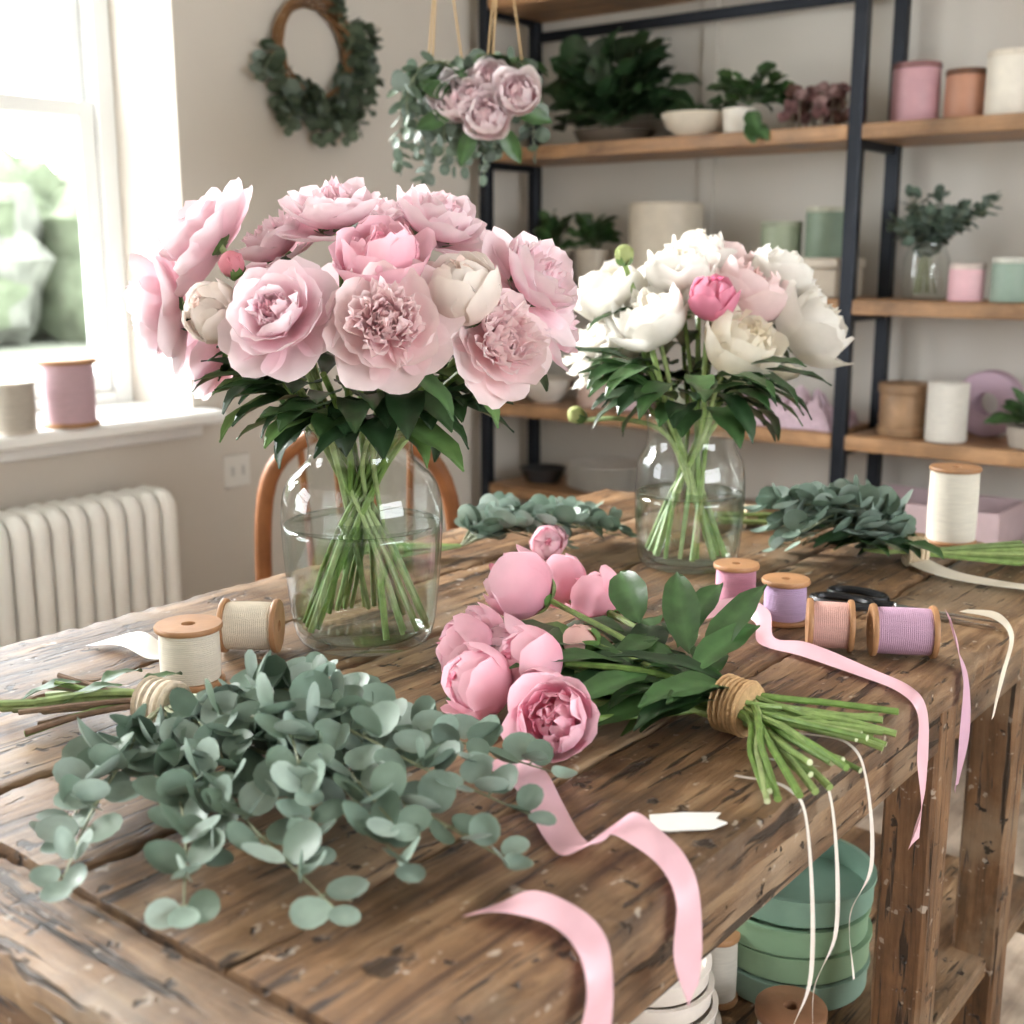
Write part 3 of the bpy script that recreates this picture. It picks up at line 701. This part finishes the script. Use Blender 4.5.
H=[((-1.138,.884,1.322),.058,'open',PALE,.25,V((-.5,-.3,.4))),((-1.198,.862,1.244),.066,'open',PALE,.2,V((-.5,-.5,-.1))),((-1.055,.823,1.241),.034,'globe',CRM,.3,None),
((-.954,.826,1.241),.059,'open',PALE,.9,V((.3,-.8,.5))),((-1.002,.954,1.346),.060,'open',PALE,.2,None),((-1.077,.932,1.311),.050,'open',PALE,.3,None),
((-.901,.919,1.300),.046,'cup',DEEP,.25,V((.15,-.35,1))),((-.855,.881,1.236),.057,'double',DUST,1.0,None),((-.921,1.031,1.335),.060,'open',PALE,.3,None),
((-.829,.964,1.268),.042,'globe',CRM,.6,V((.2,-.3,1))),((-.825,1.081,1.273),.062,'open',PALE,.35,None),((-.803,1.000,1.212),.053,'double',DUST,.6,None),
((-.962,1.152,1.30),.05,'open',PALE,.2,None),((-.866,1.171,1.218),.048,'open',PALE,.2,None),((-1.216,.95,1.187),.05,'open',PALE,.2,None),((-1.10,1.08,1.26),.05,'open',PALE,.2,None),((-1.0,1.05,1.33),.05,'open',PALE,.2,None)]
hp=[]
for p,s,kd,(b,t),tw,a in H:
    a=a if a is not None else ax1(p,tw)
    core=s2l(254,184,202) if kd in('open','cup') else (s2l(255,204,210) if kd=='double' else b)
    hp.append(bloom(mb,p,a,s,kd,b,t,core))
hp.append(bud(mb,(-1.036,.837,1.290),(-.2,-.3,1),.014,s2l(236,160,172)))
ex=[hp[3]+V((.03,.02,-.05)),hp[7]+V((0,.05,-.05)),hp[9]+V((-.04,0,-.06)),hp[2]+V((.04,.05,-.04)),hp[0]+V((.05,.05,-.05)),hp[10]+V((-.05,0,-.05)),hp[8]+V((0,0,-.08)),hp[4]+V((0,0,-.08)),hp[11]+V((-.03,.02,-.05)),hp[1]+V((.05,.05,-.02))]
bouquet_stems(mb,V1,.245,.080,hp+ex,.0034,.05)
for k in range(46):
    a=2*pi*k/46+U(-.2,.2); z=U(1.11,1.18); r0=.035+ (z-1.10)*.6
    o=V((V1.x+cos(a)*r0,V1.y+sin(a)*r0,z))
    leaf(mb,o,V((cos(a),sin(a),U(-.1,.5))),V((0,0,1)),U(.08,.14),U(.036,.052),U(.2,1.5),rnd.choice([DG,MG,BG,LG]))
mb.obj('pink_peony_bouquet')
mb=MB()
WH=(s2l(250,245,236),s2l(253,250,245)); IV=(s2l(246,234,208),s2l(253,247,234)); BL=(s2l(250,214,218),s2l(254,234,234))
H=[((-1.051,1.566,1.248),.056,'cup',WH),((-.961,1.535,1.215),.058,'cup',WH),((-.954,1.605,1.281),.05,'cup',WH),((-.870,1.556,1.243),.036,'globe',DEEP),((-.832,1.586,1.174),.060,'cup',IV),
((-.871,1.670,1.249),.058,'cup',BL),((-.793,1.732,1.197),.062,'cup',WH),((-.863,1.766,1.27),.052,'cup',WH),((-1.097,1.58,1.155),.056,'double',WH),
((-1.105,1.676,1.181),.052,'cup',WH),((-.981,1.710,1.308),.045,'cup',WH),((-.959,1.767,1.284),.05,'cup',BL),((-.868,1.80,1.215),.05,'cup',WH),((-1.03,1.60,1.19),.05,'cup',WH),((-1.02,1.72,1.24),.05,'cup',WH)]
hp=[]
for p,s,kd,(b,t) in H:
    d=(V(p)-V((V2.x,V2.y,1.08))).normalized()
    b2=s2l(232,120,156) if kd=='globe' else b
    core=b2 if kd=='globe' else tuple(q*f for q,f in zip(b,(.98,.94,.84)))
    hp.append(bloom(mb,p,d+V((.4,-.6,.15))*.8,s,kd,b2,t if kd!='globe' else s2l(242,165,190),core))
hp.append(bud(mb,(-1.019,1.553,1.301),(-.1,0,1),.015,s2l(200,210,150)))
hp.append(bud(mb,(-1.072,1.511,1.062),(-.8,-.3,.5),.014,s2l(205,212,150)))
bouquet_stems(mb,V2,.21,.064,hp,.0036,.05)
for k in range(60):
    a=2*pi*k/60+U(-.2,.2); z=U(1.085,1.15); r0=.04+(z-1.08)*.6
    o=V((V2.x+cos(a)*r0,V2.y+sin(a)*r0,z))
    leaf(mb,o,V((cos(a),sin(a),U(-.1,.5))),V((0,0,1)),U(.08,.13),U(.034,.048),U(.2,1.3),rnd.choice([DG,MG,BG]))
mb.obj('white_peony_bouquet')

# ---------------- eucalyptus bundles on table ----------------
def wrap(mb,c,ax,r,w,col,n=9):
    M=frame(V(c)-V(ax).normalized()*w/2,ax)
    pr=[]
    for i in range(n*2+1): pr.append((r*(1+.05*sin(i*1.7))+(.0012 if i%2 else 0),w*i/(n*2)))
    mb.lathe([(r*.3,0)]+pr+[(r*.3,w)],M,M_CLOTH,lambda v,u:tuple(q*(.85+.15*sin(v*60+u*9)) for q in col),18)
mb=MB(); zmin=TZ+.0015; tie=V((-.965,.670,TZ+.022))
for k in range(19):
    e=V((-1.145,.632,0)).lerp(V((-1.02,.555,0)),U(0,1))+V((U(-.015,.03),U(-.02,.03),TZ+.006+U(0,.030)))
    t=tie+V((0,U(-.012,.012),U(-.012,.012)))
    mb.tube(cr([e,e.lerp(t,.5)+V((0,0,U(0,.006))),t,t+V((.06,U(-.03,.03),U(-.004,.01)))],5),U(.0024,.0038),M_STEM,rnd.choice([(.17,.26,.08),(.14,.16,.07),(.22,.30,.11),(.20,.13,.09)]),7,True,zmin)
for k in range(4): leaf(mb,tie+V((-.03-.02*k,-.01*k,.012)),V((-.2,(-1)**k*.8,.15)),V((0,0,1)),.06,.026,.5,MG,zmin=zmin)
tips=[(-.575,.775,.02),(-.515,.640,.015),(-.562,.515,.015),(-.745,.425,.01),(-.805,.462,.01),(-.585,.60,.035),(-.68,.51,.02),(-.62,.72,.04),(-.72,.76,.015),(-.68,.66,.055),(-.75,.58,.035),(-.72,.70,.05),(-.62,.555,.025),(-.855,.55,.02),(-.54,.70,.02),(-.645,.455,.012),(-.66,.58,.05),(-.60,.66,.05),(-.56,.58,.02)]
for i,(x,y,h) in enumerate(tips):
    e=V((x,y,TZ+h+.004)); m1=tie.lerp(e,.35)+V((0,U(-.01,.01),.004+h*.30)); m2=tie.lerp(e,.7)+V((U(-.02,.02),U(-.02,.02),.008+h*.45))
    ln=(e-tie).length
    euc_branch(mb,[tie,m1,m2,e],.0235,.0125,.034,zmin,.115/ln,upb=1.0,jit=.45)
for k in range(7):
    a=rad(U(-10,65)); leaf(mb,tie+V((.055,.015,.01)),V((cos(a),sin(a),.15)),V((0,0,1)),U(.06,.09),.036,.6,rnd.choice([MG,LG]),zmin=zmin)
wrap(mb,tie,V((1,.25,0)),.024,.038,s2l(232,218,198))
mb.obj('eucalyptus_bundle')
mb=MB(); t=V((-1.19,1.375,TZ+.015))
for k in range(14):
    e=V((-1.23+U(-.02,.03),1.30+U(-.02,.05),TZ+.006+U(0,.025))); mb.tube([e-V((.03,.05,0)),t],.003,M_STEM,rnd.choice([(.2,.3,.09),(.26,.34,.12)]),6,True,zmin)
for k in range(12):
    e=V((-1.04+U(-.08,.04),1.56+U(-.1,.03),TZ+U(.01,.05))); euc_branch(mb,[t,t.lerp(e,.4)+V((U(-.03,.03),U(-.03,.03),.03)),e],.021,.013,.030,zmin,.15,upb=.8)
bloom(mb,(-1.045,1.40,TZ+.035),V((.6,-.7,.3)),.026,'globe',s2l(246,186,204),s2l(254,218,228),s2l(236,160,182))
bloom(mb,(-1.07,1.45,TZ+.03),V((.3,-.7,.5)),.022,'globe',s2l(246,186,204),s2l(254,218,228),s2l(236,160,182))
mb.obj('eucalyptus_garland')
mb=MB(); t=V((-.64,1.735,TZ+.02))
for k in range(16):
    e=V((-.49+U(-.03,.03),1.86+U(-.05,.04),TZ+.006+U(0,.025))); mb.tube(cr([t+V((-.05,-.02,0)),t,e],4),.003,M_STEM,rnd.choice([(.2,.3,.09),(.26,.34,.12),(.16,.22,.08)]),6,True,zmin)
for k in range(15):
    e=V((-.80+U(-.04,.05),1.69+U(-.06,.08),TZ+U(.01,.08))); euc_branch(mb,[t,t.lerp(e,.45)+V((U(-.02,.02),U(-.03,.03),.04)),e],.024,.016,.030,zmin,.12,upb=.8)
for k in range(22):
    a=U(0,6.28); o=t+V((U(-.09,.02),U(-.05,.05),U(0,.03))); leaf(mb,o,V((cos(a)-.3,sin(a),.2)),V((0,0,1)),.08,.038,.6,rnd.choice([DG,MG]),zmin=zmin)
wrap(mb,t+V((.015,.015,0)),V((.8,.6,0)),.022,.03,s2l(220,200,170))
mb.obj('eucalyptus_bundle')
mb=MB()
for k in range(12):
    a=V((-.99+U(-.03,.03),1.80+U(-.03,.03),TZ+.006+U(0,.02))); mb.tube([a,a+V((.1,.07+U(-.02,.02),0))],.003,M_STEM,rnd.choice([(.2,.3,.09),(.26,.34,.12)]),6,True,zmin)
wrap(mb,V((-.94,1.835,TZ+.018)),V((.8,.6,0)),.018,.02,s2l(200,180,150))
mb.obj('cut_stem_bundle')

# ---------------- lying peony bunch ----------------
mb=MB(); tie=V((-.518,1.0,TZ+.028))
hl=[((-.845,1.075,.928),.045,'globe'),((-.82,.95,.887),.036,'globe'),((-.735,.868,.890),.039,'globe'),((-.705,.915,.908),.036,'globe'),((-.622,.845,.887),.036,'cup'),((-.80,1.17,.90),.036,'globe'),((-.875,1.20,.90),.036,'globe'),((-.79,.985,.885),.033,'globe'),((-.85,1.01,.885),.033,'globe'),((-.665,.885,.886),.030,'globe')]
P1=(s2l(250,182,202),s2l(255,214,226))
base=[]
for p,s,kd in hl:
    d=(V(p)-tie);d.z=0;d.normalize()
    if kd=='cup': a=V((.35,-.85,.45)); cols=(s2l(252,184,204),s2l(255,216,228),s2l(254,176,198))
    else: a=d+V((.25,-.5,U(.2,.5))); cols=(P1[0],P1[1],s2l(246,172,194))
    base.append(bloom(mb,p,a,s,kd,cols[0],cols[1],cols[2]))
base.append(bud(mb,(-.705,1.005,.905),(-.9,-.3,.2),.019,s2l(246,206,198)))
for b in base:
    t=tie+V((U(-.008,.008),U(-.015,.015),U(-.012,.012))); m=b.lerp(t,.5)+V((0,0,U(0,.012)))
    e=V((U(-.43,-.37),.845+U(0,1)*.225,TZ+.014+U(0,.02)))
    mb.tube(cr([b,m,t,t.lerp(e,.6)+V((0,0,.004)),e],5),.0034,M_STEM,rnd.choice([(.15,.25,.06),(.22,.31,.10)]),7,True,zmin)
for k in range(18):
    f=k/17; t=tie+V((U(-.01,.01),U(-.018,.018),U(-.016,.014))); e=V((U(-.435,-.37),.84+f*.23,TZ+.012+U(0,.028)))
    col=rnd.choice([(.15,.25,.06),(.20,.29,.09),(.27,.34,.14),(.11,.18,.05)])
    mb.tube(cr([t+V((-.15,U(-.05,.05),U(-.005,.01))),t,t.lerp(e,.6),e],5),U(.0024,.0036),M_STEM,col,8,True,zmin)
    d=(e-t).normalized(); mb.lathe([(0,.0002),(.0028,.0002)],frame(e,d),M_STEM,(.50,.55,.34),8)
for k in range(50):
    f=U(.0,1); p=tie.lerp(V((-.74+U(-.04,.04),1.03+U(-.12,.14),TZ+.03)),f)
    a=rad(U(95,275)); 
    leaf(mb,p+V((0,0,U(0,.02))),V((cos(a),sin(a)*.9,U(0,.4))),V((0,0,1)),U(.08,.13),U(.032,.044),U(.3,.9),rnd.choice([DG,MG,MG,BG,LG]),zmin=zmin)
for (o,d,L,W) in(((-.60,1.05,.90),(-.6,.6,.75),.13,.040),((-.62,1.06,.90),(-.1,1,.8),.12,.036),((-.57,1.03,.90),(.1,.6,.7),.12,.038),((-.56,.97,.89),(-.4,-.7,.0),.12,.040),((-.60,.97,.90),(-.2,-.8,.1),.12,.038),((-.68,1.08,.91),(-.9,.7,.7),.11,.044),((-.57,1.0,.90),(.3,.8,.6),.10,.034)):
    leaf(mb,o,d,V((0,-.6,1)),L,W,.5,MG,zmin=zmin)
wrap(mb,tie,V((.95,-.1,0)),.026,.032,s2l(200,164,122),11)
mb.obj('pink_peony_bunch')

# ---------------- spools on table ----------------
CR=s2l(234,226,210)
spool('thread_spool',(-1.045,.764,TZ+.0335),(0,0,1),.032,.066,CR)
spool('thread_spool',(-1.075,.872,TZ+.032),(.80,.60,.0),.028,.066,s2l(228,215,196))
spool('thread_spool',(-.731,1.394,TZ+.0285),(0,0,1),.026,.056,s2l(230,168,190),1.15)
spool('thread_spool',(-.646,1.364,TZ+.0285),(0,0,1),.026,.056,s2l(196,170,204),1.15)
spool('thread_spool',(-.555,1.293,TZ+.031),(.88,.47,0),.027,.052,s2l(224,178,168))
spool('thread_spool',(-.480,1.322,TZ+.031),(.86,.5,0),.027,.072,s2l(205,168,193))
spool('thread_spool',(-.634,1.93,TZ+.0615),(0,0,1),.038,.122,s2l(234,227,213),1.05)

# ---------------- scissors ----------------
mb=MB(); ppiv=V((-.555,1.49,TZ+.007)); d=V((.97,.02,0)).normalized(); n=V((-d.y,d.x,0))
for sg in(1,-1):
    dd=(d+n*sg*.05).normalized(); nn=V((-dd.y,dd.x,0))*sg
    z=.002*sg
    up=V((0,0,.0012))
    q=[ppiv-dd*.02-nn*.004,ppiv+dd*.02-nn*.007,ppiv+dd*.13-nn*.0005,ppiv+dd*.13,ppiv+dd*.02+nn*.005,ppiv-dd*.02+nn*.005]
    q=[a+V((0,0,z)) for a in q]
    top=[a+up for a in q];bot=[a-up for a in q]
    mb.grid([bot,top],M_STEEL,(.55,.55,.56),closeu=True); mb.poly(top,M_STEEL,(.6,.6,.62)); mb.poly(bot[::-1],M_STEEL,(.5,.5,.5))
    c=ppiv-dd*.06-nn*.025+V((0,0,.002+z)); lp=[]
    for i in range(25):
        a=2*pi*i/24; lp.append(c+dd*.038*cos(a)+nn*.021*sin(a))
    mb.tube(lp,.0055,M_METAL,(.02,.02,.022),8,False)
    mb.tube([ppiv+V((0,0,z)),ppiv-dd*.028-nn*.006+V((0,0,z))],.0055,M_METAL,(.02,.02,.022),8)
mb.lathe([(0,.004),(.004,.004),(.004,.0),(0,0)],T(ppiv.x,ppiv.y,ppiv.z+.002),M_STEEL,(.6,.6,.6),12)
mb.obj('scissors')

# ---------------- ribbons ----------------
def ribbon(mb,pts,w,col,n=8,mat=None,bulge=.12):
    C=cr([p for p,_ in pts],n); D=cr([d for _,d in pts],n); rows=[]
    for j,(c,d) in enumerate(zip(C,D)):
        d=d.normalized(); t=(C[min(j+1,len(C)-1)]-C[max(j-1,0)]).normalized(); nn=d.cross(t)
        rows.append([c+d*(w/2*u)+nn*(w*bulge*(1-u*u)*sin(j*.35)) for u in(-1,-.6,-.2,.2,.6,1)])
    mb.grid(rows,mat or M_RIB,col,zmin=None)
Zt=TZ+.002
PR=s2l(238,192,203); LR=s2l(218,176,198)
Y=V((0,1,0))
mb=MB()
ribbon(mb,[((-.745,1.285,Zt+.004),V((-.3,1,.6))),((-.70,1.335,Zt+.016),V((-.3,.8,.8))),((-.655,1.32,Zt+.014),V((.3,.8,.5))),((-.62,1.265,Zt+.004),V((.3,.9,.1))),((-.562,1.245,Zt+.010),V((-.1,1,.4))),((-.485,1.225,Zt+.006),V((.2,1,.1))),((-.432,1.205,Zt+.004),V((.1,1,0))),((-.408,1.195,Zt-.012),V((0,1,0))),((-.402,1.19,Zt-.06),V((.1,1,0))),((-.396,1.18,Zt-.11),V((-.3,1,0))),((-.40,1.175,Zt-.15),V((.1,1,.2)))],.025,PR)
mb.obj('pink_ribbon')
mb=MB()
ribbon(mb,[((-.442,1.35,TZ+.055),V((-.5,.86,0))),((-.432,1.335,TZ+.050),V((-.5,.86,0))),((-.418,1.325,TZ+.02),V((-.4,.9,0))),((-.405,1.32,TZ-.01),V((-.1,1,0))),((-.400,1.315,TZ-.07),V((.2,1,0))),((-.402,1.31,TZ-.135),V((-.2,1,.1)))],.022,LR)
mb.obj('lilac_ribbon')
mb=MB()
ribbon(mb,[((-.655,.80,Zt+.002),V((.5,.8,0))),((-.60,.775,Zt+.012),V((.5,.8,.3))),((-.565,.755,Zt+.004),V((.7,.6,0))),((-.515,.715,Zt+.003),V((.8,.6,.0))),((-.485,.70,Zt+.010),V((.5,.8,.2))),((-.475,.73,Zt+.022),V((.2,1,.3))),((-.455,.738,Zt+.014),V((.1,1,.1))),((-.425,.728,Zt+.008),V((0,1,0))),((-.407,.72,Zt-.010),V((0,1,0))),((-.402,.715,Zt-.05),V((.2,1,0))),((-.396,.715,Zt-.085),V((-.3,1,0)))],.031,PR)
mb.obj('pink_ribbon')
mb=MB()
ribbon(mb,[((-.498,.592,Zt+.003),V((.3,1,0))),((-.475,.605,Zt+.012),V((.2,1,.2))),((-.44,.61,Zt+.012),V((0,1,0))),((-.413,.605,Zt+.004),V((0,1,0))),((-.402,.60,Zt-.02),V((0,1,0))),((-.400,.592,Zt-.06),V((.2,1,0))),((-.395,.585,Zt-.13),V((-.2,1,0)))],.030,PR)
mb.obj('pink_ribbon')
mb=MB()
CRR=s2l(238,229,212)
ribbon(mb,[((-.635,1.765,TZ+.035),V((.6,.8,0))),((-.62,1.74,TZ+.012),V((.8,.6,.3))),((-.56,1.70,Zt+.006),V((.5,1,.2))),((-.50,1.68,Zt+.008),V((.1,1,.1))),((-.445,1.69,Zt+.006),V((0,1,0))),((-.41,1.70,Zt-.002),V((0,1,0))),((-.402,1.70,Zt-.06),V((0,1,0)))],.028,CRR)
mb.obj('cream_ribbon')
mb=MB()
ribbon(mb,[((-.47,1.50,Zt+.014),V((.3,1,0))),((-.43,1.50,Zt+.014),V((0,1,.2))),((-.407,1.49,Zt-.005),V((0,1,0))),((-.402,1.45,Zt-.04),V((.1,1,.3))),((-.398,1.41,Zt-.08),V((-.1,1,.3)))],.018,CRR)
mb.obj('cream_ribbon')
mb=MB()
ribbon(mb,[((-1.235,.775,Zt+.003),V((.2,1,.1))),((-1.19,.79,Zt+.012),V((0,1,.3))),((-1.14,.79,Zt+.006),V((-.2,1,.2))),((-1.10,.80,Zt+.01),V((0,1,0)))],.032,s2l(236,229,218))
mb.obj('white_ribbon')
for (x,y,z0,z1) in((-.398,.905,TZ+.004,.52),(-.398,.955,TZ+.004,.56),(-.398,1.03,TZ+.004,.62)):
    mb=MB(); ribbon(mb,[((x-.07,y,TZ+.004),Y),((x-.02,y,TZ+.006),Y),((x,y,z0-.03),Y),((x+.006,y+.01,(z0+z1)/2),V((.5,1,0))),((x-.004,y-.01,(z0*.3+z1*.7)),V((-.5,1,0))),((x,y,z1),Y)],.005,s2l(236,228,220)); mb.obj('thin_ribbon')
mb=MB(); M=T(-.458,.805,TZ+.0015)@Rz(.75); pts=[(-.032,-.012),(-.02,-.016),(.018,-.015),(.032,-.006),(.024,.002),(.031,.012),(.0,.015),(-.028,.013)]
mb.grid([[M@V((x,y,0)) for x,y in pts],[M@V((x,y,.0012)) for x,y in pts]],M_CERAM,s2l(232,229,224),closeu=True); mb.poly([M@V((x,y,.0012)) for x,y in pts],M_CERAM,s2l(232,229,224)); mb.obj('ribbon_scrap',smooth=False)  # torn piece of white ribbon lying on the tabletop

# ---------------- under table ----------------
LZ=.322; gr=s2l(132,160,138)
mb=MB()
def tray(x,y,z,r,h,c): mb.lathe([(0,0),(r*.96,0),(r,.004),(r,h-.006),(r+.003,h-.005),(r+.003,h),(r-.004,h),(r-.004,.006),(0,.006)],T(x,y,z),M_CERAM,c,40)
for k in range(4): tray(-.655+U(-.004,.004),1.445+U(-.004,.004),LZ+k*.041,.105,.040,tuple(q*U(.88,1.05) for q in gr))
mb.obj('green_tin_stack')
mb=MB()
for k in range(4): tray(-.73+U(-.004,.004),1.205,LZ+k*.028,.085-.004*k,.027,s2l(226,216,206))
mb.obj('cream_bowl_stack')
spool('ribbon_spool',(-.57,1.275,LZ+.035),(0,0,1),.04,.07,s2l(222,216,205),1.1,.014,s2l(130,92,66))
spool('ribbon_spool',(-.70,1.325,LZ+.05),(0,0,1),.026,.1,s2l(216,208,196),1.1,.008)
cloth('lilac_cloth',-.66,-.52,1.13,1.225,LZ-.0,.03,s2l(200,182,206),8)

# ---------------- light ----------------
w=bpy.data.worlds.new('overcast_sky'); bpy.context.scene.world=w; w.use_nodes=True
bg=w.node_tree.nodes['Background']; bg.inputs[0].default_value=(.94,.975,1,1); bg.inputs[1].default_value=10.5
sl=bpy.data.lights.new('sun','SUN'); sl.energy=15.0; sl.angle=rad(30); sl.color=(1,.975,.94)
so=bpy.data.objects.new('sun',sl); bpy.context.collection.objects.link(so)
so.rotation_euler=V((.86,.12,-.48)).to_track_quat('-Z','Y').to_euler()
# ---------------- camera ----------------
cam=bpy.data.cameras.new('camera'); cam.lens=1222*36/1024; cam.sensor_width=36; cam.clip_start=.05
cam.dof.use_dof=True; cam.dof.focus_distance=1.30; cam.dof.aperture_fstop=5.0
co=bpy.data.objects.new('camera',cam); bpy.context.collection.objects.link(co)
pt=math.atan(257/1222); co.location=(0,0,1.30)
f=V((-sin(rad(38.4))*cos(pt),cos(rad(38.4))*cos(pt),-sin(pt)))
co.rotation_euler=f.to_track_quat('-Z','Y').to_euler()
bpy.context.scene.camera=co
vs=bpy.context.scene.view_settings
try:
    vs.view_transform='Standard'; vs.look='None'; vs.exposure=.25
except Exception as e: print(e)
